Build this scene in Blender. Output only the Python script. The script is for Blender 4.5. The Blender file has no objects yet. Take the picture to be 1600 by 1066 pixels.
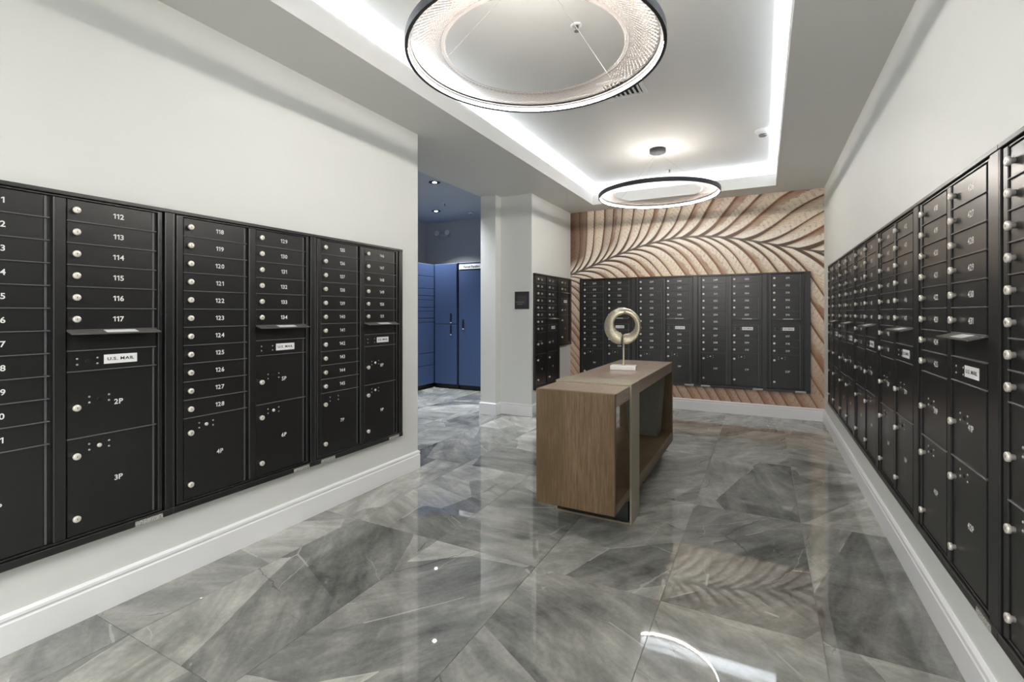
import bpy, bmesh, math, random
from mathutils import Vector, Matrix
random.seed(7)
S = bpy.context.scene
COL = S.collection
PI = math.pi

# ------------------------------------------------------------------ camera
CAM_F = 751.0                                   # focal length in pixels of a 1600 px wide frame
cam_d = bpy.data.cameras.new('camera')
cam_d.sensor_fit = 'HORIZONTAL'
cam_d.sensor_width = 36.0
cam_d.lens = 36.0 * CAM_F / 1600.0
cam_d.shift_y = -(533 - 488.5) / 1600.0
cam_d.clip_start = 0.05
cam = bpy.data.objects.new('camera', cam_d)
COL.objects.link(cam)
cam.location = (0, 0, 1.275)
cam.rotation_euler = (PI / 2, 0, math.atan(392 / 751.0))
S.camera = cam

# ------------------------------------------------------------------ world, exposure
w = bpy.data.worlds.new('world')
S.world = w
w.use_nodes = True
w.node_tree.nodes['Background'].inputs[0].default_value = (0.9, 0.95, 1, 1)
w.node_tree.nodes['Background'].inputs[1].default_value = 0.2
S.view_settings.view_transform = 'Standard'
S.view_settings.look = 'None'
S.view_settings.gamma = 1
S.view_settings.use_curve_mapping = False
S.view_settings.exposure = 0.9
S.cycles.max_bounces = 10
S.cycles.diffuse_bounces = 6
S.cycles.glossy_bounces = 5
S.cycles.sample_clamp_indirect = 6.0
S.cycles.caustics_reflective = False
S.cycles.caustics_refractive = False

# light strengths
COVE_W = 3.5          # watts per metre of the LED strip in the cove
RING_E = 118.0          # emission of the LED strip inside the pendant rings
DOWN_W = 20.0           # recessed spots of the locker alcove
Z_SOF = 2.735
Z_CEIL = 3.0
Z_ALC = 2.95
XL, XR, YB, YF = -2.508, 0.635, 6.665, -3.4
TX0, TX1, TY0, TY1 = -2.042, 0.132, 1.04, 6.287   # tray opening
COVE = 0.16


def area(name, loc, rot, sx, sy, power, color):
    d = bpy.data.lights.new(name, 'AREA')
    d.shape = 'RECTANGLE'
    d.size = sx
    d.size_y = sy
    d.energy = power
    d.color = color
    o = bpy.data.objects.new(name, d)
    COL.objects.link(o)
    o.location = loc
    o.rotation_euler = rot
    return o


COOL = (0.84, 0.90, 1.0)
zs = 2.775
FILL_W = 6.0          # added fill light behind the camera, shining through the added glazing
LX, LY = TX1 - TX0, TY1 - TY0
off = 0.085
# rotation (PI,0,0) turns an area light to shine upwards
area('cove_strip_light', (TX0 - off, (TY0 + TY1) / 2, zs), (PI, 0, 0), 0.02, LY, COVE_W * LY, COOL)
area('cove_strip_light', (TX1 + off, (TY0 + TY1) / 2, zs), (PI, 0, 0), 0.02, LY, COVE_W * LY, COOL)
area('cove_strip_light', ((TX0 + TX1) / 2, TY1 + off, zs), (PI, 0, 0), LX, 0.02, COVE_W * LX, COOL)
area('cove_strip_light', ((TX0 + TX1) / 2, TY0 - off, zs), (PI, 0, 0), LX, 0.02, COVE_W * LX, COOL)

area('added_rear_fill', ((XL + XR) / 2, YF - 0.5, 1.35), (PI / 2, 0, 0), 2.7, 2.3, FILL_W, (1.0, 0.985, 0.96))  # added light, brightens the room from behind the camera

area('added_ceiling_fill', (-0.95, -1.7, Z_SOF - 0.02), (0, 0, 0), 1.2, 1.2, 82.0, (1.0, 0.985, 0.96))  # added fill without a fitting, lifts the lower half of the room


# ------------------------------------------------------------------ material helpers
def s2l(c):
    return tuple(((v / 255) / 12.92 if v / 255 <= 0.04045 else ((v / 255 + 0.055) / 1.055) ** 2.4) for v in c)


def mat(name, rgb=(200, 200, 200), rough=0.5, metal=0.0, spec=0.5, emit=None, estr=0.0, lin=None):
    m = bpy.data.materials.new(name)
    m.use_nodes = True
    b = m.node_tree.nodes['Principled BSDF']
    b.inputs['Base Color'].default_value = (*(lin or s2l(rgb)), 1)
    b.inputs['Roughness'].default_value = rough
    b.inputs['Metallic'].default_value = metal
    b.inputs['Specular IOR Level'].default_value = spec
    if emit:
        b.inputs['Emission Color'].default_value = (*emit, 1)
        b.inputs['Emission Strength'].default_value = estr
    return m


class G:
    """small node-graph writer"""

    def __init__(s, m):
        s.nt = m.node_tree
        s.b = s.nt.nodes['Principled BSDF']

    def node(s, t, **kw):
        n = s.nt.nodes.new(t)
        for k, v in kw.items():
            setattr(n, k, v)
        return n

    def put(s, sock, v):
        if isinstance(v, bpy.types.NodeSocket):
            s.nt.links.new(v, sock)
        elif v is not None:
            sock.default_value = v

    def m(s, op, a, b=None, c=None, clamp=False):
        n = s.node('ShaderNodeMath', operation=op, use_clamp=clamp)
        s.put(n.inputs[0], a)
        s.put(n.inputs[1], b)
        s.put(n.inputs[2], c)
        return n.outputs[0]

    def ramp(s, f, stops, interp='LINEAR'):
        n = s.node('ShaderNodeValToRGB')
        cr = n.color_ramp
        cr.interpolation = interp
        while len(cr.elements) < len(stops):
            cr.elements.new(0.5)
        for e, (p, c) in zip(cr.elements, stops):
            e.position = p
            e.color = (*s2l(c), 1) if len(c) == 3 else c
        s.put(n.inputs[0], f)
        return n.outputs[0]

    def mix(s, f, a, b, blend='MIX'):
        n = s.node('ShaderNodeMix', data_type='RGBA', blend_type=blend)
        s.put(n.inputs[0], f)
        for i, v in ((6, a), (7, b)):
            s.put(n.inputs[i], (*s2l(v), 1) if isinstance(v, tuple) and len(v) == 3 else v)
        return n.outputs[2]

    def noise(s, vec, scale, detail=4, rough=0.55, dist=0.0):
        n = s.node('ShaderNodeTexNoise')
        s.put(n.inputs['Vector'], vec)
        s.put(n.inputs['Scale'], scale)
        n.inputs['Detail'].default_value = detail
        n.inputs['Roughness'].default_value = rough
        n.inputs['Distortion'].default_value = dist
        return n

    def mapping(s, vec, scale=(1, 1, 1), rot=(0, 0, 0), loc=(0, 0, 0)):
        n = s.node('ShaderNodeMapping')
        s.put(n.inputs['Vector'], vec)
        for k, v in (('Scale', scale), ('Rotation', rot), ('Location', loc)):
            s.put(n.inputs[k], v)
        return n.outputs[0]

    def bump(s, h, strength=0.2, dist=0.01):
        n = s.node('ShaderNodeBump')
        n.inputs['Strength'].default_value = strength
        n.inputs['Distance'].default_value = dist
        s.put(n.inputs['Height'], h)
        s.nt.links.new(n.outputs[0], s.b.inputs['Normal'])

    def color(s, v):
        s.put(s.b.inputs['Base Color'], v)

    def obj(s):
        return s.node('ShaderNodeTexCoord').outputs['Object']

    def sep(s, v):
        n = s.node('ShaderNodeSeparateXYZ')
        s.put(n.inputs[0], v)
        return n.outputs

    def comb(s, x, y, z):
        n = s.node('ShaderNodeCombineXYZ')
        for i, v in enumerate((x, y, z)):
            s.put(n.inputs[i], v)
        return n.outputs[0]


def paint(name, rgb, rough=0.45, bump=0.03, scale=60):
    m = mat(name, rgb, rough, spec=0.35)
    g = G(m)
    n = g.noise(g.obj(), scale, 3)
    g.bump(n.outputs[0], bump, 0.004)
    big = g.noise(g.obj(), 0.7, 2)
    c2 = tuple(max(0, v - 6) for v in rgb)
    g.color(g.mix(big.outputs[0], rgb, c2))
    return m


M = {}
M['wall'] = paint('wall_paint', (227, 229, 227), 0.5)
M['ceiling'] = paint('ceiling_paint', (222, 222, 220), 0.6)
M['trim'] = mat('white_trim_gloss', (240, 241, 244), 0.3)
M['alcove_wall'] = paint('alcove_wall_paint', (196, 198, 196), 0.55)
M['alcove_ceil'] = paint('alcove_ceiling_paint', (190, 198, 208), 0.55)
M['grout'] = mat('tile_grout', (150, 147, 140), 0.6)

# black hammered powder coat of the mailboxes
m = mat('black_powder_coat', (26, 26, 27), 0.29, spec=0.68)
g = G(m)
n = g.noise(g.obj(), 420, 2)
g.bump(n.outputs[0], 0.16, 0.0012)
g.color(g.ramp(n.outputs[0], [(0.3, (20, 20, 21)), (0.7, (34, 34, 35))]))
M['black'] = m
M['black2'] = mat('black_frame_metal', (25, 25, 26), 0.32, spec=0.8)
M['rail'] = mat('door_edge_highlight', (92, 92, 95), 0.35, spec=0.7)  # grey instead of black paints the light caught on rails and flanges
M['flap'] = mat('slot_flap_sheen', (92, 89, 86), 0.4, spec=0.6)  # paler than the black boxes, paints the light on the flap tops
M['rivet'] = mat('rivet_steel', (178, 176, 174), 0.35, 0.3)
M['recess'] = mat('dark_recess', (10, 10, 11), 0.5)
M['lock'] = mat('nickel_lock', (236, 231, 223), 0.3, 0.35)
M['white_ink'] = mat('white_ink', (236, 236, 234), 0.5)
gm = mat('clear_glass', (255, 255, 255), 0.02)
g = G(gm)
tr = g.node('ShaderNodeBsdfTransparent')
gl = g.node('ShaderNodeBsdfGlossy')
gl.inputs['Roughness'].default_value = 0.02
mxs = g.node('ShaderNodeMixShader')
fre = g.node('ShaderNodeFresnel')
g.put(mxs.inputs[0], fre.outputs[0])
g.nt.links.new(tr.outputs[0], mxs.inputs[1])
g.nt.links.new(gl.outputs[0], mxs.inputs[2])
g.nt.links.new(mxs.outputs[0], g.nt.nodes['Material Output'].inputs['Surface'])
M['glass'] = gm
M['black_ink'] = mat('black_ink', (30, 30, 32), 0.5)
M['label'] = mat('white_label', (240, 240, 242), 0.4)
m = mat('foil_label', (185, 184, 180), 0.35, 0.2)
g = G(m)
n = g.noise(g.obj(), 240, 3)
g.color(g.ramp(n.outputs[0], [(0.42, (120, 119, 116)), (0.5, (196, 195, 190)), (1, (214, 213, 208))]))
M['foil'] = m
M['blue'] = paint('blue_locker_metal', (66, 82, 114), 0.35, 0.02, 90)
M['blue_dark'] = mat('dark_blue_seam', (24, 36, 60), 0.5)
M['black_plastic'] = mat('black_plastic', (16, 16, 18), 0.35)
M['ring_metal'] = mat('ring_graphite_metal', (48, 49, 53), 0.5, 0.2)
M['baffle'] = mat('matte_black_baffle', (17, 17, 18), 0.8, spec=0.1)
M['led'] = mat('ring_led', (255, 246, 232), 0.5, emit=(1.0, 0.93, 0.85), estr=RING_E)
M['string'] = mat('shade_string', (136, 127, 124), 0.55)
M['cable'] = mat('cable_sheath', (150, 148, 146), 0.45)
M['white_plastic'] = mat('white_plastic', (226, 226, 226), 0.4)
M['grey_plastic'] = mat('grey_sensor', (110, 112, 114), 0.4)
M['sign'] = mat('dark_sign_plate', (58, 55, 60), 0.4)
M['sign2'] = mat('sign_inset', (74, 71, 76), 0.4)
M['sign_ink'] = mat('sign_ink', (150, 143, 140), 0.5)
M['marble_base'] = mat('white_stone_base', (238, 238, 236), 0.3)
M['lamp_on'] = mat('spot_lens', (255, 255, 255), 0.4, emit=(0.92, 0.96, 1.0), estr=14)

# champagne metal of the sculpture and the band
m = mat('champagne_leaf', (196, 188, 166), 0.34, 0.8)
g = G(m)
n = g.noise(g.mapping(g.obj(), (20, 20, 60)), 3, 5)
g.color(g.ramp(n.outputs[0], [(0.3, (178, 168, 142)), (0.7, (214, 207, 188))]))
g.bump(n.outputs[0], 0.15, 0.002)
M['champagne'] = m
m = mat('brushed_band', (150, 141, 124), 0.38, 0.35)
g = G(m)
n = g.noise(g.mapping(g.obj(), (300, 300, 4)), 1.0, 3)
g.color(g.ramp(n.outputs[0], [(0.3, (152, 143, 124)), (0.7, (176, 167, 148))]))
M['band'] = m

# walnut-grey veneer
m = mat('brown_oak_veneer', (112, 92, 72), 0.4, spec=0.4)
g = G(m)
o = g.obj()
fine = g.noise(g.mapping(o, (130, 130, 9)), 1.0, 4, 0.6)
big = g.noise(g.mapping(o, (9, 9, 3.2)), 1.0, 4, 0.6)
c = g.ramp(fine.outputs[0], [(0.25, (80, 63, 43)), (0.5, (104, 85, 61)), (0.8, (126, 106, 81))])
c = g.mix(g.m('MULTIPLY', g.m('SUBTRACT', big.outputs[0], 0.35, clamp=True), 2.2, clamp=True), c, (84, 66, 42))
g.color(c)
g.bump(fine.outputs[0], 0.12, 0.003)
M['wood'] = m
m2 = mat('brown_oak_veneer_lit', (150, 134, 118), 0.3, spec=0.5)  # same veneer in a paler copy, the light on top is in the colour
g = G(m2)
o = g.obj()
fine = g.noise(g.mapping(o, (130, 8, 130)), 1.0, 4, 0.6)
g.color(g.ramp(fine.outputs[0], [(0.25, (126, 108, 92)), (0.5, (148, 130, 114)), (0.8, (166, 148, 132))]))
g.bump(fine.outputs[0], 0.1, 0.003)
M['wood_lit'] = m2
m = mat('grey_woven_fabric', (104, 101, 94), 0.85)
g = G(m)
n = g.noise(g.mapping(g.obj(), (400, 400, 400)), 1.0, 2)
g.color(g.ramp(n.outputs[0], [(0.3, (84, 82, 76)), (0.7, (126, 123, 115))]))
g.bump(n.outputs[0], 0.4, 0.002)
M['fabric'] = m

# polished grey marble tile
m = mat('polished_grey_marble', (140, 140, 136), 0.02, spec=1.0)
m.node_tree.nodes['Principled BSDF'].inputs['IOR'].default_value = 1.58
g = G(m)
o = g.obj()
info = g.node('ShaderNodeObjectInfo')
rnd = info.outputs['Random']
ang = g.m('MULTIPLY', g.m('FLOOR', g.m('MULTIPLY', rnd, 7.0)), 0.9)
base = g.mapping(o, (1, 1, 1), g.comb(0, 0, ang), g.comb(g.m('MULTIPLY', rnd, 57.0), g.m('MULTIPLY', rnd, 91.0), 0))
warp = g.noise(base, 1.6, 3, 0.5)
wv = g.node('ShaderNodeVectorMath', operation='MULTIPLY_ADD')
g.put(wv.inputs[0], warp.outputs[1])
wv.inputs[1].default_value = (0.05, 0.05, 0)
g.put(wv.inputs[2], base)
wc = wv.outputs[0]
vor = g.node('ShaderNodeTexVoronoi', feature='F1', voronoi_dimensions='2D')
g.put(vor.inputs['Vector'], g.mapping(wc, (1.0, 2.4, 1)))
vor.inputs['Scale'].default_value = 0.95
vs = g.sep(vor.outputs['Color'])
vor2 = g.node('ShaderNodeTexVoronoi', feature='DISTANCE_TO_EDGE', voronoi_dimensions='2D')
g.put(vor2.inputs['Vector'], g.mapping(wc, (1.0, 2.4, 1)))
vor2.inputs['Scale'].default_value = 0.95
# cloudy streaks, each shard with its own direction
sang = g.m('MULTIPLY', vs[1], 3.0)
streak = g.noise(g.mapping(wc, (2.2, 9, 1), g.comb(0, 0, sang)), 1.0, 6, 0.62, 0.6)
cloud = g.noise(wc, 2.4, 6, 0.65, 0.8)
grain = g.noise(wc, 46, 4, 0.7)
v = g.m('MULTIPLY_ADD', g.m('SUBTRACT', vs[0], 0.5), 0.50, 0.5)
v = g.m('MULTIPLY_ADD', g.m('SUBTRACT', streak.outputs[0], 0.5), 1.15, v)
v = g.m('MULTIPLY_ADD', g.m('SUBTRACT', cloud.outputs[0], 0.5), 1.15, v)
v = g.m('MULTIPLY_ADD', g.m('SUBTRACT', grain.outputs[0], 0.5), 0.35, v)
v = g.m('MULTIPLY_ADD', g.m('SUBTRACT', rnd, 0.5), 0.10, v)
c = g.ramp(v, [(0.0, (88, 89, 86)), (0.35, (130, 131, 127)), (0.6, (157, 157, 151)), (0.85, (186, 186, 179)), (1.0, (204, 204, 197))])
# light veins along some of the shard edges, fine dark and rust cracks elsewhere
vm = g.noise(wc, 3.1, 2)
vein = g.m('MULTIPLY', g.m('LESS_THAN', vor2.outputs['Distance'], g.m('MULTIPLY', vm.outputs[0], 0.012)), g.m('GREATER_THAN', vm.outputs[0], 0.56))
c = g.mix(g.m('MULTIPLY', vein, 0.55), c, (196, 196, 188))
def crack(scale, off_, amp):
    jn = g.noise(g.mapping(base, (1, 1, 1), (0, 0, 0), off_), 3.2, 6, 0.6)
    jv = g.node('ShaderNodeVectorMath', operation='MULTIPLY_ADD')
    g.put(jv.inputs[0], jn.outputs[1])
    jv.inputs[1].default_value = (amp, amp, 0)
    g.put(jv.inputs[2], g.mapping(base, (1.0, 1.7, 1), (0, 0, off_[0]), off_))
    vo = g.node('ShaderNodeTexVoronoi', feature='DISTANCE_TO_EDGE', voronoi_dimensions='2D')
    g.put(vo.inputs['Vector'], jv.outputs[0])
    vo.inputs['Scale'].default_value = scale
    msk = g.noise(g.mapping(base, (1, 1, 1), (0, 0, 0), (off_[1], off_[0], 0)), 1.7, 2)
    thin = g.m('MULTIPLY', g.m('SUBTRACT', msk.outputs[0], 0.50, clamp=True), 0.05)
    return g.m('LESS_THAN', vo.outputs['Distance'], thin)


c = g.mix(g.m('MULTIPLY', crack(1.15, (3.1, 7.7, 0), 0.22), 0.45), c, (196, 195, 188))
c = g.mix(g.m('MULTIPLY', crack(0.8, (8.3, 2.2, 0), 0.26), 0.6), c, (84, 80, 75))
g.color(c)
M['marble'] = m

# feather mural (flat wall print)
m = mat('feather_mural_print', (220, 205, 185), 0.42, spec=0.4)
g = G(m)
o = g.obj()
x, y, z = g.sep(o)[:3]

def horner(cs, xx):
    r = cs[0]
    for k in cs[1:]:
        r = g.m('MULTIPLY_ADD', r, xx, k)
    return r


warp = g.noise(g.comb(x, z, 0), 2.2, 2)
xw = g.m('MULTIPLY_ADD', g.m('SUBTRACT', warp.outputs[0], 0.5), 0.035, x)
rach = horner([0.0304, 0.1195, -0.0444, -0.2619, 2.1346], x)
d = g.m('SUBTRACT', z, rach)
up = g.m('GREATER_THAN', d, 0.0)
ad = g.m('ABSOLUTE', d)
# horizontal run of a barb at distance d from the rachis, above and below it
t01 = g.m('DIVIDE', g.m('ADD', x, 2.5), 3.1)
cu = g.m('MULTIPLY_ADD', g.m('MULTIPLY', t01, t01), 0.75, g.m('MULTIPLY_ADD', t01, 0.25, -0.02))
hu = g.m('MULTIPLY_ADD', g.m('SUBTRACT', 1.0, g.m('EXPONENT', g.m('DIVIDE', ad, -0.10))), 0.20, g.m('MULTIPLY', cu, ad))
hl = g.m('MULTIPLY_ADD', g.m('SUBTRACT', 1.0, g.m('EXPONENT', g.m('DIVIDE', ad, -0.10))), 0.27, g.m('MULTIPLY', ad, 0.62))
bu = g.m('SUBTRACT', xw, hu)
bl = g.m('SUBTRACT', xw, hl)


def phase(b, k):
    # the barbs get wider from left to right
    return g.m('MULTIPLY_ADD', g.m('LOGARITHM', g.m('MULTIPLY_ADD', b, 0.036, 0.2), math.e), 1 / 0.036, k)


bu = phase(bu, 200.0)
bl = phase(bl, 260.4)
mx = g.node('ShaderNodeMix')
for sock, val in ((mx.inputs[0], up), (mx.inputs[2], bl), (mx.inputs[3], bu)):
    g.put(sock, val)
ph = mx.outputs[0]
ph = g.m('MULTIPLY_ADD', g.m('SINE', g.m('MULTIPLY', ph, 1.9)), 0.09, ph)
fr = g.m('FRACT', ph)
idx = g.m('FLOOR', ph)
wn = g.node('ShaderNodeTexWhiteNoise', noise_dimensions='1D')
g.put(wn.inputs['W'], idx)
rv = wn.outputs['Value']
# coordinates along and across the barbs for the fine herringbone
fine = g.noise(g.comb(g.m('MULTIPLY', ph, 3.0), g.m('MULTIPLY', ad, 26.0), 0), 1.0, 4, 0.6)
blot = g.noise(g.comb(ph, g.m('MULTIPLY', ad, 3.0), 0), 1.1, 4, 0.6)
speck = g.noise(g.comb(x, z, 0), 60, 3, 0.7)
tri = g.m('ABSOLUTE', g.m('SUBTRACT', fr, 0.5))
herr = g.m('SINE', g.m('MULTIPLY', g.m('MULTIPLY_ADD', tri, 0.16, ad), 135.0))
gapw = g.m('MULTIPLY_ADD', g.m('EXPONENT', g.m('DIVIDE', ad, -0.11)), 0.36, g.m('MULTIPLY_ADD', rv, 0.07, 0.06))
f2 = g.m('DIVIDE', g.m('SUBTRACT', fr, gapw), g.m('SUBTRACT', 1.0, gapw))
far_ = g.m('MULTIPLY', g.m('SUBTRACT', ad, 0.05, clamp=True), 3.6, clamp=True)
c_near = g.ramp(f2, [(0.0, (170, 140, 116)), (0.12, (226, 210, 190)), (0.35, (248, 241, 230)), (0.9, (250, 244, 234)), (1.0, (170, 146, 124))])
c_far = g.ramp(f2, [(0.0, (168, 132, 104)), (0.1, (212, 190, 164)), (0.3, (234, 219, 199)), (0.94, (240, 228, 211)), (1.0, (196, 168, 142))])
c = g.mix(far_, c_near, c_far)
c = g.mix(g.m('MULTIPLY', g.m('LESS_THAN', fr, gapw), 0.88), c, (74, 57, 47))
brown = g.m('MULTIPLY', g.m('GREATER_THAN', rv, 0.55), g.m('MULTIPLY', g.m('SUBTRACT', blot.outputs[0], 0.30, clamp=True), 3.0, clamp=True))
away = g.m('MULTIPLY', g.m('SUBTRACT', ad, 0.06, clamp=True), 7.0, clamp=True)
half = g.m('LESS_THAN', fr, g.m('MULTIPLY_ADD', fine.outputs[0], 0.5, 0.25))
c = g.mix(g.m('MULTIPLY', g.m('MULTIPLY', brown, away), g.m('MULTIPLY_ADD', half, 0.62, 0.14)), c, (142, 94, 62))
# darker barbs towards the left end above the rachis
lefty = g.m('MULTIPLY', g.m('MULTIPLY', g.m('SUBTRACT', 0.30, t01, clamp=True), 3.2), g.m('MULTIPLY', up, g.m('GREATER_THAN', rv, 0.4)))
c = g.mix(g.m('MULTIPLY', lefty, away), c, (104, 74, 58))
c = g.mix(g.m('MULTIPLY', g.m('MULTIPLY', g.m('GREATER_THAN', herr, 0.35), away), g.m('MULTIPLY', g.m('SUBTRACT', fine.outputs[0], 0.40, clamp=True), 2.0)), c, (170, 134, 104))
c = g.mix(g.m('MULTIPLY', g.m('SUBTRACT', speck.outputs[0], 0.5, clamp=True), 1.8), c, (128, 96, 76))
# lower part of the wall is darker and redder
low = g.m('MULTIPLY', g.m('SUBTRACT', 1.45, z, clamp=True), 0.9, clamp=True)
c = g.mix(g.m('MULTIPLY', low, 0.62), c, (158, 112, 88))
# rachis
rk = g.m('LESS_THAN', ad, g.m('MULTIPLY_ADD', t01, -0.005, 0.016))
c = g.mix(g.m('MULTIPLY', rk, 0.85), c, (84, 74, 67))
g.color(c)
M['mural'] = m


# ------------------------------------------------------------------ mesh helpers
class MB:
    """collects geometry, then links it as one mesh object"""

    def __init__(s):
        s.bm = bmesh.new()

    def box(s, x0, x1, y0, y1, z0, z1, bev=0.0, seg=1, mi=0):
        r = bmesh.ops.create_cube(s.bm, size=1)
        vs = r['verts']
        bmesh.ops.scale(s.bm, vec=(x1 - x0, y1 - y0, z1 - z0), verts=vs)
        bmesh.ops.translate(s.bm, vec=((x0 + x1) / 2, (y0 + y1) / 2, (z0 + z1) / 2), verts=vs)
        fs = list({f for v in vs for f in v.link_faces})
        for f in fs:
            f.material_index = mi
        if bev:
            es = list({e for v in vs for e in v.link_edges})
            bmesh.ops.bevel(s.bm, geom=es, offset=bev, segments=seg, profile=0.5, affect='EDGES')
        return s

    def lathe(s, prof, seg=24, axis='Z', at=(0, 0, 0), mi=0):
        """prof: (radius, height) pairs, closed at the ends"""
        rings = []
        def pt(r, a, h):
            p = (r * math.cos(a), r * math.sin(a), h)
            if axis == '-Y':
                p = (p[0], -p[2], p[1])
            return s.bm.verts.new((p[0] + at[0], p[1] + at[1], p[2] + at[2]))
        for r, h in prof:
            rings.append([pt(r, 2 * PI * k / seg, h) for k in range(seg)])
        for a, b in zip(rings, rings[1:]):
            for k in range(seg):
                f = s.bm.faces.new((a[k], a[(k + 1) % seg], b[(k + 1) % seg], b[k]))
                f.smooth = True
                f.material_index = mi
        for rg in (list(reversed(rings[0])), rings[-1]):
            f = s.bm.faces.new(rg)
            f.material_index = mi
        return s

    def tube(s, pts, r, seg=6, closed=False):
        pts = [Vector(p) for p in pts]
        n = len(pts)
        rings = []
        for i, p in enumerate(pts):
            if closed:
                t = pts[(i + 1) % n] - pts[i - 1]
            else:
                t = pts[min(i + 1, n - 1)] - pts[max(i - 1, 0)]
            t.normalize()
            ref = Vector((0, 0, 1)) if abs(t.z) < 0.9 else Vector((1, 0, 0))
            u = t.cross(ref).normalized()
            v = u.cross(t)
            rings.append([s.bm.verts.new(p + u * r * math.cos(2 * PI * k / seg) + v * r * math.sin(2 * PI * k / seg)) for k in range(seg)])
        pairs = list(zip(rings, rings[1:])) + ([(rings[-1], rings[0])] if closed else [])
        for a, b in pairs:
            for k in range(seg):
                f = s.bm.faces.new((a[k], a[(k + 1) % seg], b[(k + 1) % seg], b[k]))
                f.smooth = True
        if not closed:
            s.bm.faces.new(list(reversed(rings[0])))
            s.bm.faces.new(rings[-1])
        return s

    def prism(s, poly, z0, z1):
        a = [s.bm.verts.new((x, y, z0)) for x, y in poly]
        b = [s.bm.verts.new((x, y, z1)) for x, y in poly]
        n = len(poly)
        s.bm.faces.new(list(reversed(a)))
        s.bm.faces.new(b)
        for k in range(n):
            s.bm.faces.new((a[k], a[(k + 1) % n], b[(k + 1) % n], b[k]))
        return s

    def mesh(s, name, *mats):
        bmesh.ops.recalc_face_normals(s.bm, faces=s.bm.faces)
        me = bpy.data.meshes.new(name)
        s.bm.to_mesh(me)
        s.bm.free()
        for k in mats:
            me.materials.append(M[k])
        return me

    def build(s, name, *mats, parent=None):
        return link(name, s.mesh(name, *mats), parent)


def link(name, me, parent=None, loc=(0, 0, 0)):
    o = bpy.data.objects.new(name, me)
    COL.objects.link(o)
    if parent is not None:
        o.parent = parent
    o.location = loc
    return o


def tag(o, label, cat, group=None):
    o['label'] = label
    o['category'] = cat
    if group:
        o['group'] = group
    return o


def thing(name, label, cat, loc, rz=0.0, group=None):
    o = bpy.data.objects.new(name, None)
    COL.objects.link(o)
    o.empty_display_size = 0.1
    o.location = loc
    o.rotation_euler = (0, 0, rz)
    return tag(o, label, cat, group)


def struct(o):
    o['kind'] = 'structure'
    return o


# flat lettering: every glyph is turned into a mesh once
_gl = {}


def glyph(ch, bold=0.02):
    k = (ch, bold)
    if ch == '1':
        vs = [(0.17, 0), (0.30, 0), (0.30, 0.70), (0.17, 0.70), (0.0, 0.58), (0.0, 0.46), (0.17, 0.55)]
        _gl[k] = (vs, [(0, 1, 2, 6), (6, 2, 3), (6, 3, 4, 5)], 0.0, 0.30)
    if k not in _gl:
        cu = bpy.data.curves.new('glyph', 'FONT')
        cu.body = ch
        cu.size = 1.0
        cu.offset = bold
        cu.resolution_u = 3
        ob = bpy.data.objects.new('glyph', cu)
        COL.objects.link(ob)
        dg = bpy.context.evaluated_depsgraph_get()
        me = ob.evaluated_get(dg).to_mesh()
        vs = [(v.co.x, v.co.y) for v in me.vertices]
        fs = [tuple(p.vertices) for p in me.polygons]
        ob.evaluated_get(dg).to_mesh_clear()
        bpy.data.objects.remove(ob)
        bpy.data.curves.remove(cu)
        xs = [v[0] for v in vs] or [0, 0.25]
        _gl[k] = (vs, fs, min(xs), max(xs))
    return _gl[k]


_tx = {}


def text_mesh(txt, h, matname, sx=1.0, depth=0.0006, bold=0.02, gap=0.10):
    """lettering in the XZ plane facing -Y, centred on the origin, cap height h"""
    key = (txt, h, matname, sx)
    if key in _tx:
        return _tx[key]
    verts, faces, x = [], [], 0.0
    for ch in txt:
        if ch == ' ':
            x += 0.34
            continue
        vs, fs, a, b = glyph(ch, bold)
        base = len(verts)
        verts += [(x + vx - a, vy) for vx, vy in vs]
        faces += [tuple(base + i for i in f) for f in fs]
        x += b - a + gap
    x -= gap
    k = h / 0.70
    vv = [((vx - x / 2) * k * sx, -depth, (vy - 0.35) * k) for vx, vy in verts]
    me = bpy.data.meshes.new('lettering')
    me.from_pydata(vv, [], faces)
    bm = bmesh.new()
    bm.from_mesh(me)
    bmesh.ops.recalc_face_normals(bm, faces=bm.faces)
    for f in bm.faces:
        if f.normal.y > 0:
            f.normal_flip()
    bm.to_mesh(me)
    bm.free()
    me.materials.append(M[matname])
    _tx[key] = me
    return me


# ------------------------------------------------------------------ room shell
T = 0.12
fl = struct(MB().box(-5.9, XR + T, YF - T, 7.6, -0.12, -0.003).build('floor', 'grout'))
# tiles 0.607 x 1.205 m, laid in a straight grid
tw, tl = 0.607, 1.205
tile_me = {}


def tile(x0, x1, y0, y1):
    key = (round(x1 - x0, 3), round(y1 - y0, 3))
    if key not in tile_me:
        a, b = key
        tile_me[key] = MB().box(-a / 2, a / 2, -b / 2, b / 2, -0.003, 0.0, 0.0004).mesh('tile', 'marble')
    link('tile', tile_me[key], fl, ((x0 + x1) / 2, (y0 + y1) / 2, 0))


gp = 0.0008
xs = [0.205 + tw * k for k in range(-10, 2)]
ys = [0.985 + tl * k for k in range(-2, 6)]
for xa in xs:
    for ya in ys:
        xb, yb = xa + tw, ya + tl
        x0, x1 = max(xa, -5.62), min(xb, XR)
        y0, y1 = max(ya, YF), min(yb, 7.28)
        if x1 - x0 < 0.01 or y1 - y0 < 0.01:
            continue
        if xb < XL - 0.02 and y1 < 2.9:
            continue
        tile(x0 + gp, x1 - gp, y0 + gp, y1 - gp)

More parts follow.
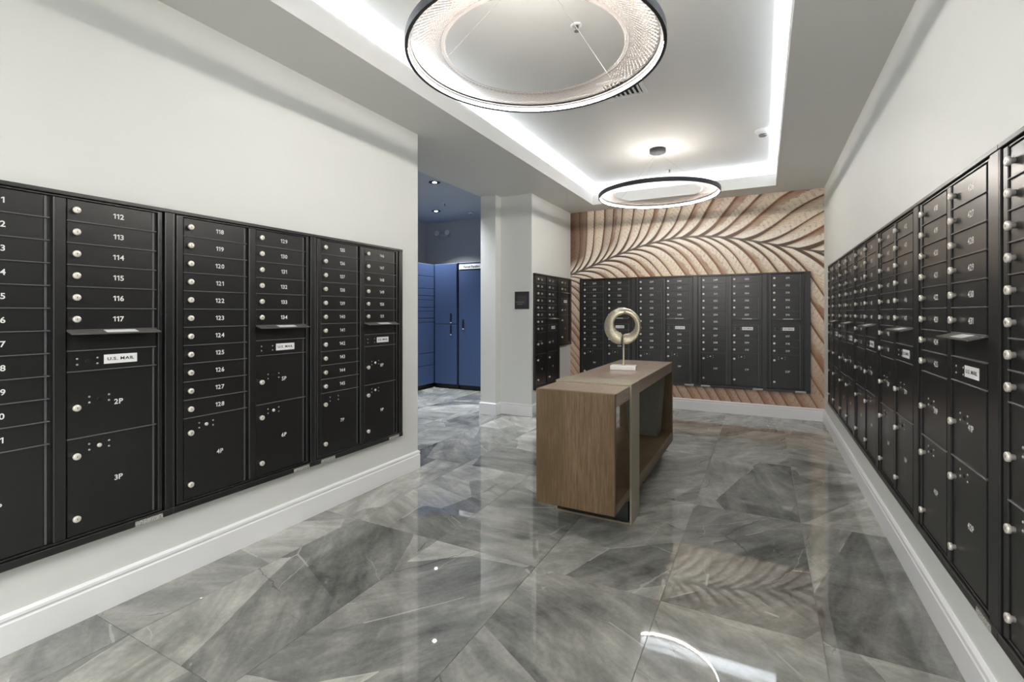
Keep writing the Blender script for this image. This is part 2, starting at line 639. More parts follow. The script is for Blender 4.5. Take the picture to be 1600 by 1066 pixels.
struct(MB().box(XL - T, XL, YF - T, 3.135, 0, Z_CEIL).build('wall_left', 'wall'))
struct(MB().box(XR, XR + T, YF - T, YB + T, 0, Z_CEIL).build('wall_right', 'wall'))
wf = MB()
wf.box(XL, XL + 0.2, YF - T, YF, 0, Z_CEIL)
wf.box(XR - 0.2, XR, YF - T, YF, 0, Z_CEIL)
wf.box(XL + 0.2, XR - 0.2, YF - T, YF, 2.5, Z_CEIL)
struct(wf.build('wall_front', 'wall'))
# glazed entrance added behind the camera to let the fill light in
wn1 = MB()
gx0, gx1 = XL + 0.2, XR - 0.2
for k in range(4):
    xx = gx0 + (gx1 - gx0 - 0.05) * k / 3
    wn1.box(xx, xx + 0.05, YF - 0.09, YF - 0.03, 0, 2.5, 0.003)
wn1.box(gx0, gx1, YF - 0.088, YF - 0.032, 2.45, 2.5)
wn1.box(gx0, gx1, YF - 0.088, YF - 0.032, 0.0, 0.06)
win = struct(wn1.build('added_window_1', 'black2'))
for k in range(3):
    xx = gx0 + 0.05 + (gx1 - gx0 - 0.05) * k / 3
    MB().box(xx, xx + (gx1 - gx0 - 0.05) / 3 - 0.05, YF - 0.063, YF - 0.057, 0.06, 2.45).build('added_pane', 'glass', parent=win)
# the mural wall
struct(MB().box(XL, XR, YB, YB + T, 0, Z_SOF).build('wall_back', 'mural'))
# the column with its step and the short wall of small mailboxes
struct(MB().prism([(-3.155, 5.19), (-2.94, 5.19), (-2.94, 5.325), (XL, 5.325), (XL, YB + T), (-2.66, YB + T), (-2.66, 5.45), (-3.035, 5.45),
                   (-3.035, 7.3), (-3.155, 7.3)], 0, Z_SOF).build('wall_column', 'wall'))
# locker alcove
struct(MB().box(-5.9, -3.035, 7.28, 7.4, 0, Z_ALC).build('wall_alcove_back', 'alcove_wall'))
struct(MB().box(-5.74, -5.62, 2.8, 7.28, 0, Z_ALC).build('wall_alcove_left', 'alcove_wall'))
struct(MB().box(-5.62, XL - T, 2.8, 2.92, 0, Z_ALC).build('wall_alcove_front', 'alcove_wall'))
struct(MB().box(-5.62, -3.155, 2.92, 7.28, Z_ALC, Z_ALC + 0.1).build('ceiling_alcove', 'alcove_ceil'))

# dropped ceiling with the tray opening; lip upstand around it, cove behind the lip
sof = MB()
z0, z1 = Z_SOF, Z_SOF + 0.03
sof.box(XL, TX0, YF, YB, z0, z1)
sof.box(TX1, XR, YF, YB, z0, z1)
sof.box(TX0, TX1, YF, TY0, z0, z1)
sof.box(TX0, TX1, TY1, YB, z0, z1)
sof.box(-3.155, XL, 3.135, 5.5, z0, z1)
sof.box(-3.155, -3.035, 5.5, 7.28, z0, Z_CEIL)
sof.box(-3.155, -3.12, 2.92, 5.5, z1, Z_CEIL)
struct(sof.build('ceiling_soffit', 'ceiling'))
lip = MB()
ZL = 2.872
lip.box(TX0 - 0.02, TX0, TY0 - 0.02, TY1 + 0.02, z1, ZL)
lip.box(TX1, TX1 + 0.02, TY0 - 0.02, TY1 + 0.02, z1, ZL)
lip.box(TX0, TX1, TY0 - 0.02, TY0, z1, ZL)
lip.box(TX0, TX1, TY1, TY1 + 0.02, z1, ZL)
struct(lip.build('trim_tray_lip', 'ceiling'))
struct(MB().box(XL, XR, YF, YB, Z_CEIL, Z_CEIL + 0.1).build('ceiling', 'ceiling'))
cv = MB()
cv.box(TX0 - COVE - 0.02, TX0 - COVE, TY0 - COVE, TY1 + COVE, z1, Z_CEIL)
cv.box(TX1 + COVE, TX1 + COVE + 0.02, TY0 - COVE, TY1 + COVE, z1, Z_CEIL)
cv.box(TX0 - COVE, TX1 + COVE, TY0 - COVE - 0.02, TY0 - COVE, z1, Z_CEIL)
cv.box(TX0 - COVE, TX1 + COVE, TY1 + COVE, TY1 + COVE + 0.02, z1, Z_CEIL)
struct(cv.build('trim_cove_back', 'ceiling'))

# baseboards: moulded profile swept along a path (inner side to the left of the path)
PROF = [(0, 0), (0.0145, 0), (0.0145, 0.112), (0.011, 0.117), (0.011, 0.122), (0.0145, 0.128), (0.0135, 0.139), (0.006, 0.147), (0, 0.148)]


def baseboard(name, path):
    mb = MB()
    rings = []
    n = len(path)
    P = [Vector((a, b)) for a, b in path]
    for i, p in enumerate(P):
        def nrm(a, b):
            t = (b - a).normalized()
            return Vector((-t.y, t.x))
        if i == 0:
            o = nrm(P[0], P[1])
        elif i == n - 1:
            o = nrm(P[-2], P[-1])
        else:
            n1, n2 = nrm(P[i - 1], p), nrm(p, P[i + 1])
            o = (n1 + n2) / (1 + n1.dot(n2))
        rings.append([mb.bm.verts.new((p.x + o.x * q, p.y + o.y * q, h)) for q, h in PROF])
    for a, b in zip(rings, rings[1:]):
        for k in range(len(PROF) - 1):
            mb.bm.faces.new((a[k], a[k + 1], b[k + 1], b[k]))
    mb.bm.faces.new(rings[0])
    mb.bm.faces.new(list(reversed(rings[-1])))
    return struct(mb.build(name, 'trim'))


baseboard('baseboard_left', [(XL - T, 3.135), (XL, 3.135), (XL, YF)])
baseboard('baseboard_right', [(XR, YF), (XR, YB), (XL, YB), (XL, 5.325), (-2.94, 5.325), (-2.94, 5.19), (-3.155, 5.19), (-3.155, 7.28)])
baseboard('baseboard_alcove', [(XL - T, 2.92), (XL - T, 3.135)])

# ------------------------------------------------------------------ mailbox units
ZB = 0.320                     # bottom of the units above the floor
HT = 1.442                     # their height
ROW = 0.0888
TOP = 1.736 - ZB               # top of the first door, unit-local
BOT = 0.363 - ZB
_door = {}
_shared = {}


def door_mesh(wd, h):
    key = (round(wd, 4), round(h, 4))
    if key not in _door:
        mb = MB()
        g2 = 0.0022
        mb.box(0.002, wd - 0.022, -0.0235, -0.0125, g2, h - g2, 0.0012)
        mb.box(wd - 0.020, wd - 0.010, -0.0195, -0.0125, g2, h - g2, 0.001, mi=1)   # hinge flange
        _door[key] = mb.mesh('mailbox_door', 'black', 'rail')
    return _door[key]


def lock_mesh():
    if 'lock' not in _shared:
        mb = MB()
        mb.lathe([(0.0085, 0.0), (0.0085, 0.008), (0.0135, 0.011), (0.0135, 0.018), (0.0118, 0.0200), (0.004, 0.0200)], 18, '-Y', mi=0)
        mb.box(-0.0009, 0.0009, -0.0204, -0.0195, -0.0035, 0.0035, mi=1)
        _shared['lock'] = mb.mesh('lock', 'lock', 'recess')
    return _shared['lock']


def master_mesh(kind):
    """round master-lock cover with four rivets; kind 0 an empty hole, 1 a bright plug"""
    k = 'master%d' % kind
    if k not in _shared:
        mb = MB()
        mb.lathe([(0.0085, -0.001), (0.0085, 0.0012 if kind == 0 else 0.004), (0.006, 0.0016 if kind == 0 else 0.006)], 14, '-Y', mi=0)
        _shared[k] = mb.mesh('master_lock', 'recess' if kind == 0 else 'lock')
    return _shared[k]


def master(kind, par, x, z):
    link('master_lock', master_mesh(kind), par, (x, -0.0235, z))
    if 'rivet' not in _shared:
        _shared['rivet'] = MB().lathe([(0.0042, -0.001), (0.0042, 0.0008), (0.0025, 0.002)], 8, '-Y').mesh('rivet', 'rivet')
    for dx, dz in ((-0.034, 0.012), (-0.034, -0.012), (0.034, 0.012), (0.034, -0.012)):
        link('rivet', _shared['rivet'], par, (x + dx, -0.0235, z + dz))


def flap_mesh(wd):
    k = ('flap', round(wd, 4))
    if k not in _shared:
        mb = MB()
        # hood of the outgoing slot: sloping plate with turned-down front edge and two cheeks
        for poly in ([(-0.012, 0.0), (-0.012, -0.004), (-0.072, -0.020), (-0.072, -0.0155)],):
            a = [mb.bm.verts.new((0.0, y, z)) for y, z in poly]
            b = [mb.bm.verts.new((wd - 0.006, y, z)) for y, z in poly]
            mb.bm.faces.new(a)
            mb.bm.faces.new(list(reversed(b)))
            for q in range(4):
                mb.bm.faces.new((a[q], a[(q + 1) % 4], b[(q + 1) % 4], b[q]))
        _shared[k] = mb.mesh('slot_flap', 'flap')
        st = MB()
        fy = lambda y: (y + 0.012) / 0.06 * 0.0155
        x0, x1 = wd * 0.37, wd * 0.72
        vs = [st.bm.verts.new((xx, y, fy(y) + dz)) for dz in (0.0002, 0.0008) for xx, y in ((x0, -0.028), (x1, -0.028), (x1, -0.064), (x0, -0.064))]
        st.bm.faces.new(vs[:4])
        st.bm.faces.new(vs[4:])
        for q in range(4):
            st.bm.faces.new((vs[q], vs[(q + 1) % 4], vs[4 + (q + 1) % 4], vs[4 + q]))
        _shared[k + ('s',)] = st.mesh('slot_label', 'label')
    return _shared[k], _shared[k + ('s',)]


def door(u, par, x, ztop, h, number, wd, parcel=0, nz=None):
    d = link('parcel_door' if parcel else 'mailbox_door', door_mesh(wd, h), par, (x, 0, ztop - h))
    yf = -0.0235
    if parcel == 0:
        link('lock', lock_mesh(), d, (0.028, yf, h * 0.5))
        lz = [h * 0.5]
    elif parcel == 1:                        # low parcel door: one lock half-way up
        link('lock', lock_mesh(), d, (0.028, yf, h * 0.46))
        master(int(number in u), d, 0.108, h * 0.46 + 0.026)
    else:
        link('lock', lock_mesh(), d, (0.028, yf, h - 0.072))
        link('lock', lock_mesh(), d, (0.028, yf, 0.072))
        master(int(number in u), d, 0.108, h - 0.045)
    if number:
        zz = h * 0.5 if parcel != 1 else h * 0.46 + 0.004
        link('number', text_mesh(number, 0.0215, 'white_ink', 1.02), d, (wd * 0.54, yf, zz))
    return d


def mailbox_unit(loc, rz, W, cols, label, cp=0.375, ht=HT, first=False, last=False, foil=(0,), group='black mailbox units'):
    """cols: one list of specs per column, in order from the top:
    ('box', number) ('slot',) ('low', number, height) ('parcel', number)"""
    plug = BRIGHT
    root = thing('mailbox_unit', label, 'mailbox', loc, rz, group)
    nc = len(cols)
    wd = cp - 0.048
    top, bot = TOP - (HT - ht), BOT
    rt = 0.05 + nc * cp - 0.048
    fr = MB()
    fr.box(0, W, -0.010, 0, 0, ht)                                     # back plate
    fr.box(0, W, -0.034, -0.010, top + 0.010, ht, 0.002)               # top trim
    fr.box(0.0, W, -0.034, -0.010, 0, bot - 0.012, 0.002)              # bottom trim
    fr.box(0.018, rt + 0.02, -0.026, -0.010, top + 0.001, top + 0.007, 0.001)
    fr.box(0.018, rt + 0.02, -0.026, -0.010, bot - 0.009, bot - 0.001, 0.001)
    fr.box(0.018, 0.048, -0.028, -0.010, bot - 0.009, top + 0.007, 0.0025)
    fr.box(0.0, 0.010, -0.032, -0.010, bot - 0.012, top + 0.010, 0.002)
    for k in range(1, nc):
        xa = 0.05 + k * cp - 0.048
        fr.box(xa + 0.006, xa + 0.046, -0.029, -0.010, bot, top, 0.003)
    fr.box(rt + 0.003, rt + 0.020, -0.027, -0.010, bot - 0.009, top + 0.007, 0.002)
    fr.box(rt + 0.030, W, -0.032, -0.010, bot - 0.012, top + 0.010, 0.002)
    lips = []
    for k, spec in enumerate(cols):
        x = 0.05 + k * cp
        zt = top
        for q, sp in enumerate(spec):
            if sp[0] == 'box':
                door(plug, root, x, zt, ROW, sp[1], wd)
                zt -= ROW
            elif sp[0] == 'slot':
                fm, sm = flap_mesh(wd)
                fo = link('slot_flap', fm, root, (x, 0, zt + 0.002))
                link('slot_label', sm, fo)
                MBp = MB().box(0.002, wd - 0.004, -0.020, -0.0125, 0.002, ROW - 0.014, 0.001)
                pl = link('slot_plate', _shared.setdefault(('plate', wd), MBp.mesh('slot_plate', 'black')), root, (x, 0, zt - ROW + 0.004))
                zt -= ROW - 0.004
                h2 = ROW - 0.004
                lips.append((x, zt))
                mp = link('mail_panel', door_mesh(wd, h2), root, (x, 0, zt - h2))
                master(0, mp, 0.068, h2 * 0.5 - 0.003)
                lb = MB().box(-0.061, 0.061, -0.001, 0, -0.0195, 0.0195)
                lo = link('mail_label', _shared.setdefault('usl', lb.mesh('mail_label', 'label')), mp, (wd * 0.565, -0.0235, h2 * 0.5))
                # lettering belongs to the panel, like its label
                link('lettering', text_mesh('U.S. MAIL', 0.0125, 'black_ink', 1.25), mp, (wd * 0.565, -0.0246, h2 * 0.5 + 0.001))
                zt -= h2
            elif sp[0] == 'low':
                door(plug, root, x, zt, sp[2], sp[1], wd, 1)
                zt -= sp[2]
            else:
                door(plug, root, x, zt, zt - bot, sp[1], wd, 2)
                zt = bot
            if zt > bot + 0.01:
                lips.append((x, zt))
    for x, zt in lips:
        rk = ('rail', round(wd, 4))
        if rk not in _shared:
            _shared[rk] = MB().box(-0.001, wd - 0.004, -0.0295, -0.010, -0.0026, 0.0022, 0.0012).mesh('divider_rail', 'rail')
        link('divider_rail', _shared[rk], root, (x, 0, zt))
    fo = fr.build('frame', 'black2', parent=root)
    for f in foil:
        fx = W - 0.155 if f == 0 else 0.045
        link('foil_label', _shared.setdefault('foil', MB().box(0, 0.11, -0.0012, 0, 0, 0.022).mesh('foil_label', 'foil')), root, (fx, -0.034, 0.001))
    return root


def B(a, b):
    return [('box', str(n)) for n in range(a, b + 1)]


LOW = 0.273
BRIGHT = {'%dP' % k for k in (3, 4, 6, 8, 9, 16, 17, 18, 19, 20, 21, 22)}     # parcel doors whose master lock shines
TYPE_L = lambda a, p: (B(a, a + 10) + [('parcel', '%dP' % p)], B(a + 11, a + 16) + [('slot',), ('low', '%dP' % (p + 1), LOW), ('parcel', '%dP' % (p + 2))])
UL = 0.815
XF = XL + 0.0
for i, (a, p, lab) in enumerate(((101, 1, 'black mailbox unit numbered 101 to 117, cut by the left edge of the photo'),
                                 (118, 4, 'black mailbox unit numbered 118 to 134, middle of the long pale wall'),
                                 (135, 7, 'black mailbox unit numbered 135 to 151, next to the opening with blue lockers'))):
    mailbox_unit((XL, 0.46 + UL * i, ZB), PI / 2, UL if i < 2 else 0.822, TYPE_L(a, p), lab, foil=((0,), (0,), (0, 1))[i])
# short wall beyond the column
mailbox_unit((XL, 5.365, ZB), PI / 2, 0.80, (B(152, 159) + [('low', '10P', LOW), ('parcel', '11P')],
             B(201, 206) + [('slot',), ('low', '12P', LOW), ('parcel', '13P')]),
             'tall two-column black mailbox unit on the short wall past the sign', cp=0.36, foil=())
hs = 0.945
mailbox_unit((XL, 6.172, ZB + HT - hs), PI / 2, 0.445, (B(207, 208) + [('slot',), ('low', '14P', 0.15), ('parcel', '15P')],),
             'short one-column black mailbox unit hung high in the corner by the mural', cp=0.36, ht=hs, foil=())
# mural wall
TYPE_B = lambda n1, n2, n3, p: (n1 + [('parcel', '%dP' % p)], n2 + [('slot',)] + n3 + [('parcel', '%dP' % (p + 1))])
back = ((B(209, 219), B(220, 225), B(226, 228), 16, 'black mailbox unit at the end of the mural wall, partly behind the ring sculpture', ()),
        (B(229, 239), B(240, 245), B(246, 248), 18, 'black mailbox unit on the mural wall rising above the console table', (0,)),
        (B(249, 258) + B(301, 301), B(302, 307), B(308, 310), 20, 'black two-column mailbox unit on the mural wall, just past the console table', (0, 1)))
UB = 0.80
for i, (n1, n2, n3, p, lab, foil) in enumerate(back):
    mailbox_unit((-2.355 + UB * i, YB, ZB), 0, UB, TYPE_B(n1, n2, n3, p), lab, cp=0.36, foil=foil)
mailbox_unit((-2.355 + UB * 3, YB, ZB), 0, 0.452, (B(311, 316) + [('slot',)] + B(317, 319) + [('parcel', '22P')],),
             'narrow one-column black mailbox unit on the mural wall beside the right corner', cp=0.36, foil=(0,))
# right wall, far to near
TYPE_R = lambda a, b1, c1, p: (a + [('low', '%dP' % p, LOW), ('parcel', '%dP' % (p + 1))], b1 + c1 + [('slot',), ('low', '%dP' % (p + 2), LOW), ('parcel', '%dP' % (p + 3))])
right = ((B(320, 327), B(328, 333), [], 23, 'black mailbox unit on the right wall farthest in, against the mural corner'),
         (B(334, 341), B(342, 347), [], 27, 'black mailbox unit on the right wall, second from the mural corner'),
         (B(348, 355), B(356, 358), B(401, 403), 31, 'black mailbox unit on the right wall, third from the mural corner'),
         (B(404, 411), B(412, 417), [], 35, 'black mailbox unit numbered 404 to 417 on the right wall, fourth from the mural corner'),
         (B(418, 425), B(426, 431), [], 39, 'black mailbox unit numbered 418 to 431 on the right wall'),
         (B(432, 439), B(440, 445), [], 43, 'black mailbox unit cut by the right edge of the photo'))
UR = 0.82
for i, (a, b1, c1, p, lab) in enumerate(right):
    mailbox_unit((XR, 5.98 - UR * i, ZB), -PI / 2, UR, TYPE_R(a, b1, c1, p), lab, cp=0.363, foil=(0,) if i > 3 else ())

# ------------------------------------------------------------------ blue lockers
lb = thing('parcel_locker', 'blue locker bank with a stack of small doors along the alcove side wall', 'locker', (-5.6, 5.05, 0), 0, 'blue parcel lockers')
MB().box(0, 0.60, 0, 2.20, 0.07, 2.095, 0.003).build('body', 'blue_dark', parent=lb)
MB().box(0.02, 0.57, 0.02, 2.20, 0.0, 0.07).build('plinth', 'black_plastic', parent=lb)
zz = [2.09, 1.878, 1.672, 1.553, 1.482, 1.359, 1.298, 1.179, 1.11, 0.598, 0.39, 0.075]
for c in range(2):
    for a, b in zip(zz, zz[1:]):
        y0 = 0.05 + c * 0.775
        MB().box(0.60, 0.64, y0 + 0.004, y0 + 0.76, b + 0.004, a - 0.004, 0.003).build('locker_door', 'blue', parent=lb)


def locker_cabinet(x0, x1, label, doors, sign=False):
    r = thing('parcel_locker', label, 'locker', (x0, 6.66, 0), 0, 'blue parcel lockers')
    W = x1 - x0
    MB().box(0, W, 0, 0.60, 0.07, 2.10, 0.003).build('body', 'blue_dark', parent=r)
    MB().box(0, W, 0.03, 0.58, 0, 0.07).build('plinth', 'black_plastic', parent=r)
    for z0, z1, hz, hx in doors:
        d = MB().box(0.012, W - 0.012, -0.022, 0, z0, z1, 0.003).build('locker_door', 'blue', parent=r)
        h = MB()
        h.box(hx - 0.017, hx + 0.017, -0.028, -0.022, hz - 0.075, hz + 0.075, 0.004)
        h.box(hx - 0.010, hx + 0.010, -0.034, -0.028, hz - 0.06, hz + 0.05, 0.003)
        h.build('handle', 'black_plastic', parent=d)
        MB().box(hx - 0.013, hx + 0.013, -0.030, -0.022, hz - 0.092, hz - 0.078, 0.002).build('handle_tag', 'label', parent=d)
    if sign:
        MB().box(0.02, W - 0.02, -0.026, 0, 1.985, 2.065, 0.002).build('header_sign', 'label', parent=r)
        link('header_lettering', text_mesh('Parcel Pending', 0.036, 'black_ink', 0.9), r, (0.265, -0.0265, 2.025))
    return r


locker_cabinet(-4.958, -4.49, 'blue locker cabinet with two doors, one above the other', [(0.08, 1.078, 0.99, 0.345), (1.086, 2.09, 1.19, 0.345)])
locker_cabinet(-4.47, -3.86, 'tall blue locker cabinet with one door under a white header sign', [(0.08, 1.975, 1.09, 0.10)], True)

# ------------------------------------------------------------------ wall sign
sg = thing('wall_sign', 'small dark square sign on the column wall', 'sign', (-2.638, 5.325, 1.426))
MB().box(-0.098, 0.098, -0.012, 0, -0.108, 0.108, 0.002).build('plate', 'sign', parent=sg)
MB().box(-0.066, 0.066, -0.0145, -0.012, -0.055, 0.056, 0.001).build('inset', 'sign2', parent=sg)
link('lettering', text_mesh('PACKAGE', 0.015, 'sign_ink', 1.1), sg, (-0.028, -0.0148, -0.022))
link('lettering', text_mesh('ROOM', 0.013, 'sign_ink', 1.1), sg, (-0.028, -0.0148, -0.049))

# ------------------------------------------------------------------ console table
tx0, tx1 = -1.172, -0.707
ty0, ty1 = 2.55, 4.435
ct = thing('console_table', 'grey-brown oak console table with a metal band around it', 'table', ((tx0 + tx1) / 2, (ty0 + ty1) / 2, 0))
hx, hy = (tx1 - tx0) / 2, (ty1 - ty0) / 2
by0, by1 = 2.878 - (ty0 + ty1) / 2, 3.085 - (ty0 + ty1) / 2
MB().box(-hx, hx, -hy, -hy + 0.03, 0.172, 0.832, 0.002).build('end_panel', 'wood', parent=ct)
MB().box(-hx, hx, hy - 0.045, hy, 0.14, 0.838, 0.002).build('end_panel', 'wood', parent=ct)
MB().box(-hx, hx, -hy + 0.0305, by0, 0.756, 0.832, 0.002).build('top_panel', 'wood_lit', parent=ct)
MB().box(-hx, hx, -hy + 0.0305, by0, 0.172, 0.225, 0.002).build('bottom_panel', 'wood', parent=ct)
MB().box(-hx, hx, by1, hy - 0.0455, 0.756, 0.838, 0.002).build('top_panel', 'wood_lit', parent=ct)
MB().box(-hx, hx, by0, hy - 0.0455, 0.14, 0.225, 0.002).build('bottom_panel', 'wood', parent=ct)
bd = MB()
bw = 0.011
bd.box(-hx - bw, hx + bw, by0, by1, 0.832, 0.843, 0.001)
bd.box(-hx - bw, hx + bw, by0, by1, 0.0, 0.012, 0.001)
bd.box(-hx - bw, -hx, by0, by1, 0.012, 0.832)
bd.box(hx, hx + bw, by0, by1, 0.012, 0.832)
bd.build('metal_band', 'band', parent=ct)
MB().box(-hx, hx, by0, by1, 0.756, 0.832).build('top_panel', 'wood', parent=ct)
MB().box(-hx + 0.03, hx - 0.012, by0 + 0.012, by1 - 0.01, 0.012, 0.14).build('band_filler', 'black_plastic', parent=ct)
MB().box(-hx + 0.08, hx - 0.08, by1 + 0.55, hy - 0.12, 0.0, 0.14).build('plinth', 'black_plastic', parent=ct)

# fabric bin standing on the lower shelf
bn = MB()
ba = [(-0.12, -0.10), (0.12, -0.10), (0.12, 0.10), (-0.12, 0.10)]
bb = [(-0.155, -0.115), (0.155, -0.115), (0.155, 0.115), (-0.155, 0.115)]
lo = [bn.bm.verts.new((x, y, 0.0)) for x, y in ba]
hi = [bn.bm.verts.new((x, y, 0.50)) for x, y in bb]
hi2 = [bn.bm.verts.new((x * 0.93, y * 0.91, 0.50)) for x, y in bb]
lo2 = [bn.bm.verts.new((x * 0.9, y * 0.88, 0.02)) for x, y in ba]
bn.bm.faces.new(list(reversed(lo)))
bn.bm.faces.new(lo2)
for k in range(4):
    j = (k + 1) % 4
    bn.bm.faces.new((lo[k], lo[j], hi[j], hi[k]))
    bn.bm.faces.new((hi[k], hi[j], hi2[j], hi2[k]))
    bn.bm.faces.new((hi2[k], hi2[j], lo2[j], lo2[k]))
bmesh.ops.bevel(bn.bm, geom=[e for e in bn.bm.edges], offset=0.004, segments=2, profile=0.5, affect='EDGES')
o = bn.build('waste_bin', 'fabric')
o.location = (-0.915, 4.255, 0.2255)
tag(o, 'grey tapered fabric bin on the lower shelf of the console table', 'bin')

# ------------------------------------------------------------------ ring sculpture
RZ = math.atan(392 / 751.0) - 0.12
sc = thing('ring_sculpture', 'champagne metal twisted ring sculpture on a white block base', 'sculpture', (-0.945, 3.655, 0.8385), RZ * 0.35)
MB().box(-0.095, 0.095, -0.055, 0.055, 0.0, 0.034, 0.004, 2).build('base', 'marble_base', parent=sc)
MB().lathe([(0.014, 0.034), (0.012, 0.042), (0.0065, 0.050), (0.0065, 0.196)], 16).build('stem', 'champagne', parent=sc)
rg = MB()
R0, NS, NP = 0.108, 96, 20
rings = []
for i in range(NS + 1):
    t = i / NS
    a = -PI / 2 - 0.10 - t * (2 * PI - 0.02)        # clockwise from the bottom slit
    tw_ = -0.20 + t * PI * 0.92                     # half a twist on the way round
    wid = 0.046 - 0.012 * math.sin(PI * t) ** 2 * (1 if t > 0.5 else 0.3)
    thk = 0.021
    if t < 0.06:
        k = 0.72 + 0.28 * math.sqrt(t / 0.06)
    elif t > 0.95:
        k = 0.75 + 0.25 * math.sqrt((1 - t) / 0.05)
    else:
        k = 1
    c0 = Vector((math.cos(a), 0, math.sin(a)))
    yv = Vector((0, 1, 0))
    ctr = c0 * (R0 + 0.004 * math.sin(a)) + yv * (0.012 * (t - 0.5) * 2)
    e1 = c0 * math.cos(tw_) + yv * math.sin(tw_)
    e2 = -c0 * math.sin(tw_) + yv * math.cos(tw_)
    rings.append([rg.bm.verts.new(ctr + e1 * wid * k * math.cos(2 * PI * q / NP) + e2 * thk * k * math.sin(2 * PI * q / NP)) for q in range(NP)])
for a, b in zip(rings, rings[1:]):
    for q in range(NP):
        f = rg.bm.faces.new((a[q], a[(q + 1) % NP], b[(q + 1) % NP], b[q]))
        f.smooth = True
rg.bm.faces.new(list(reversed(rings[0])))
rg.bm.faces.new(rings[-1])
o = rg.build('twisted_ring', 'champagne', parent=sc)
o.location = (0, 0, 0.336)

# ------------------------------------------------------------------ ring pendants
ZR = 2.50
RR = 0.615


def pendant(cx, cy, label, a0):
    r = thing('ring_pendant', label, 'pendant lamp', (cx, cy, ZR), 0, 'ring pendants in the ceiling tray')
    NSEG = 128

    def ring(prof):
        mb = MB()
        rs = []
        for k in range(NSEG):
            a = 2 * PI * k / NSEG
            rs.append([mb.bm.verts.new((q * math.cos(a), q * math.sin(a), h)) for q, h in prof])
        n = len(prof)
        for k in range(NSEG):
            A, B_ = rs[k], rs[(k + 1) % NSEG]
            for q in range(n):
                f = mb.bm.faces.new((A[q], A[(q + 1) % n], B_[(q + 1) % n], B_[q]))
                f.smooth = False
        return mb
    ring([(RR, 0.0), (RR, 0.040), (RR - 0.010, 0.040), (RR - 0.010, 0.005), (RR - 0.015, 0.0045), (RR - 0.015, 0.0)]).build('ring_profile', 'ring_metal', parent=r)
    ring([(RR - 0.0101, 0.030), (RR - 0.0101, 0.040), (RR - 0.028, 0.040), (RR - 0.028, 0.031)]).build('added_baffle', 'baffle', parent=r)  # added lip, holds the strip's light off the tray ceiling
    ring([(RR - 0.0105, 0.007), (RR - 0.0105, 0.023), (RR - 0.013, 0.022), (RR - 0.013, 0.008)]).build('led_strip', 'led', parent=r)
    # strings strung as chords from the bottom to the top of the ring: they envelop a smaller circle
    st = MB()
    n = 120
    q = 0.00036
    for k in range(n):
        for dirn, da in ((1, 1.44), (-1, 1.54)):
            a = 2 * PI * (k + (0.5 if dirn < 0 else 0)) / n
            b = a + dirn * da
            p0 = Vector(((RR - 0.018) * math.cos(a), (RR - 0.018) * math.sin(a), 0.0420))
            p1 = Vector(((RR - 0.018) * math.cos(b), (RR - 0.018) * math.sin(b), 0.0440))
            t = (p1 - p0).normalized()
            u = Vector((-t.y, t.x, 0)) * q
            v = Vector((0, 0, q))
            e = [st.bm.verts.new(p + d_) for p in (p0, p1) for d_ in (u, -u * 0.5 + v, -u * 0.5 - v)]
            for i in range(3):
                j = (i + 1) % 3
                st.bm.faces.new((e[i], e[j], e[3 + j], e[3 + i]))
    so = st.build('string_shade', 'string', parent=r)
    so['kind'] = 'stuff'
    MB().lathe([(0.083, Z_CEIL - ZR), (0.083, Z_CEIL - ZR - 0.036), (0.078, Z_CEIL - ZR - 0.042), (0.010, Z_CEIL - ZR - 0.042)], 32).build('canopy', 'ring_metal', parent=r)
    for k in range(3):
        a = a0 + k * 2 * PI / 3
        top = Vector((0.035 * math.cos(a), 0.035 * math.sin(a), Z_CEIL - ZR - 0.042))
        end = Vector(((RR - 0.018) * math.cos(a), (RR - 0.018) * math.sin(a), 0.040))
        MB().tube([top, top.lerp(end, 0.06) - Vector((0, 0, 0.015)), end], 0.0012 if k == 0 else 0.0006, 6).build('cable', 'cable', parent=r)
    return r


pendant(-0.985, 2.12, 'large ring pendant lamp with string shade nearest the camera', math.atan2(2.954 - 2.12, -0.587 + 0.985))
pendant(-0.985, 5.21, 'ring pendant lamp with string shade hanging before the mural', math.atan2(5.416 - 5.21, -1.337 + 0.985))

# ------------------------------------------------------------------ ceiling fittings
sd = thing('smoke_detector', 'white smoke detector on the tray ceiling near the right cove', 'smoke detector', (0.0, 5.12, Z_CEIL))
MB().lathe([(0.072, 0.0), (0.072, -0.012), (0.062, -0.030), (0.034, -0.044)], 28).build('housing', 'white_plastic', parent=sd)
MB().lathe([(0.036, -0.044), (0.034, -0.058), (0.026, -0.062)], 20).build('sensor', 'grey_plastic', parent=sd)


def sprinkler(loc, label):
    r = thing('sprinkler', label, 'sprinkler', loc, 0, 'ceiling sprinkler heads')
    MB().lathe([(0.038, 0.0), (0.038, -0.003), (0.030, -0.007), (0.017, -0.007), (0.016, -0.002)], 24).build('escutcheon', 'white_plastic', parent=r)
    hd = MB()
    hd.lathe([(0.010, -0.004), (0.010, -0.018), (0.005, -0.024), (0.005, -0.032), (0.015, -0.034), (0.015, -0.036)], 14)
    hd.build('head', 'grey_plastic', parent=r)
    return r


sprinkler((-0.992, 2.74, Z_CEIL), 'white sprinkler head seen through the large ring pendant')
sprinkler((-0.999, 6.017, Z_CEIL), 'white sprinkler head on the tray ceiling close to the mural')
sprinkler((-4.328, 6.063, Z_ALC), 'small sprinkler head on the bluish alcove ceiling')

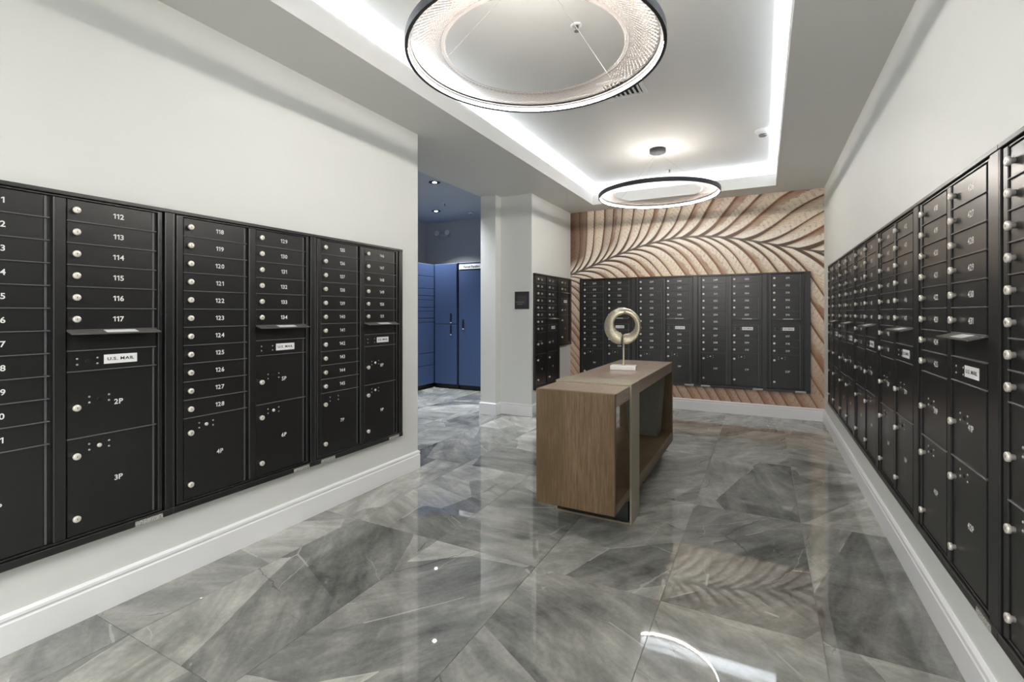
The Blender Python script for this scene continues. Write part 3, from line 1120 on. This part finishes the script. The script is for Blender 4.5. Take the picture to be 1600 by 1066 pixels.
vt = thing('ceiling_vent', 'white slatted air vent on the tray ceiling behind the large ring', 'vent', (-0.955, 3.66, Z_CEIL))
f = MB()
for a, b, c_, d_ in ((-0.16, 0.16, -0.16, -0.13), (-0.16, 0.16, 0.13, 0.16), (-0.16, -0.13, -0.13, 0.13), (0.13, 0.16, -0.13, 0.13)):
    f.box(a, b, c_, d_, -0.014, 0, 0.002)
f.build('frame', 'white_plastic', parent=vt)
MB().box(-0.13, 0.13, -0.13, 0.13, -0.002, 0).build('duct', 'black_plastic', parent=vt)
slat = None
for k in range(7):
    if slat is None:
        mb = MB().box(-0.013, 0.013, -0.13, 0.13, -0.001, 0.001)
        bmesh.ops.rotate(mb.bm, verts=mb.bm.verts, matrix=Matrix.Rotation(0.55, 3, 'Y'))
        slat = mb.mesh('slat', 'white_plastic')
    link('slat', slat, vt, (-0.111 + 0.037 * k, 0, -0.009))


def downlight(loc, label):
    r = thing('recessed_light', label, 'ceiling light', loc, 0, 'recessed lights in the alcove ceiling')
    mb = MB()
    mb.lathe([(0.075, 0.0), (0.075, -0.004), (0.062, -0.007), (0.046, -0.003), (0.044, -0.001)], 32)
    mb.build('trim_ring', 'black_plastic', parent=r)
    MB().lathe([(0.026, -0.0005), (0.026, -0.005), (0.010, -0.006)], 20).build('lens', 'lamp_on', parent=r)
    d = bpy.data.lights.new('spot', 'SPOT')
    d.energy = DOWN_W * 10
    d.spot_size = 1.9
    d.spot_blend = 1.0
    d.shadow_soft_size = 0.006
    d.color = (0.90, 0.94, 1.0)
    so = bpy.data.objects.new('spot', d)
    COL.objects.link(so)
    so.location = (loc[0], loc[1], loc[2] - 0.03)
    return r


downlight((-3.743, 5.019, Z_ALC), 'lit recessed spotlight on the alcove ceiling near the soffit edge')
downlight((-4.78, 6.45, Z_ALC), 'recessed light deep on the alcove ceiling above the blue lockers')
sd2 = thing('ceiling_sensor', 'small white round sensor on the alcove ceiling beside the column', 'sensor', (-4.327, 6.809, Z_ALC))
MB().lathe([(0.05, 0.0), (0.048, -0.014), (0.03, -0.026)], 24).build('housing', 'white_plastic', parent=sd2)
MB().lathe([(0.016, -0.026), (0.012, -0.034)], 14).build('sensor', 'grey_plastic', parent=sd2)

em = thing('emergency_light', 'twin-head emergency light on the wall above the blue lockers', 'light', (-5.20, 7.28, 2.70))
MB().box(-0.09, 0.09, -0.055, 0, -0.045, 0.035, 0.012, 2).build('housing', 'alcove_wall', parent=em)
for sx in (-1, 1):
    hd = MB().lathe([(0.02, 0.0), (0.045, 0.02), (0.052, 0.055), (0.046, 0.058)], 20, '-Y', at=(sx * 0.115, -0.035, 0.03))
    hd.build('lamp_head', 'white_plastic', parent=em)
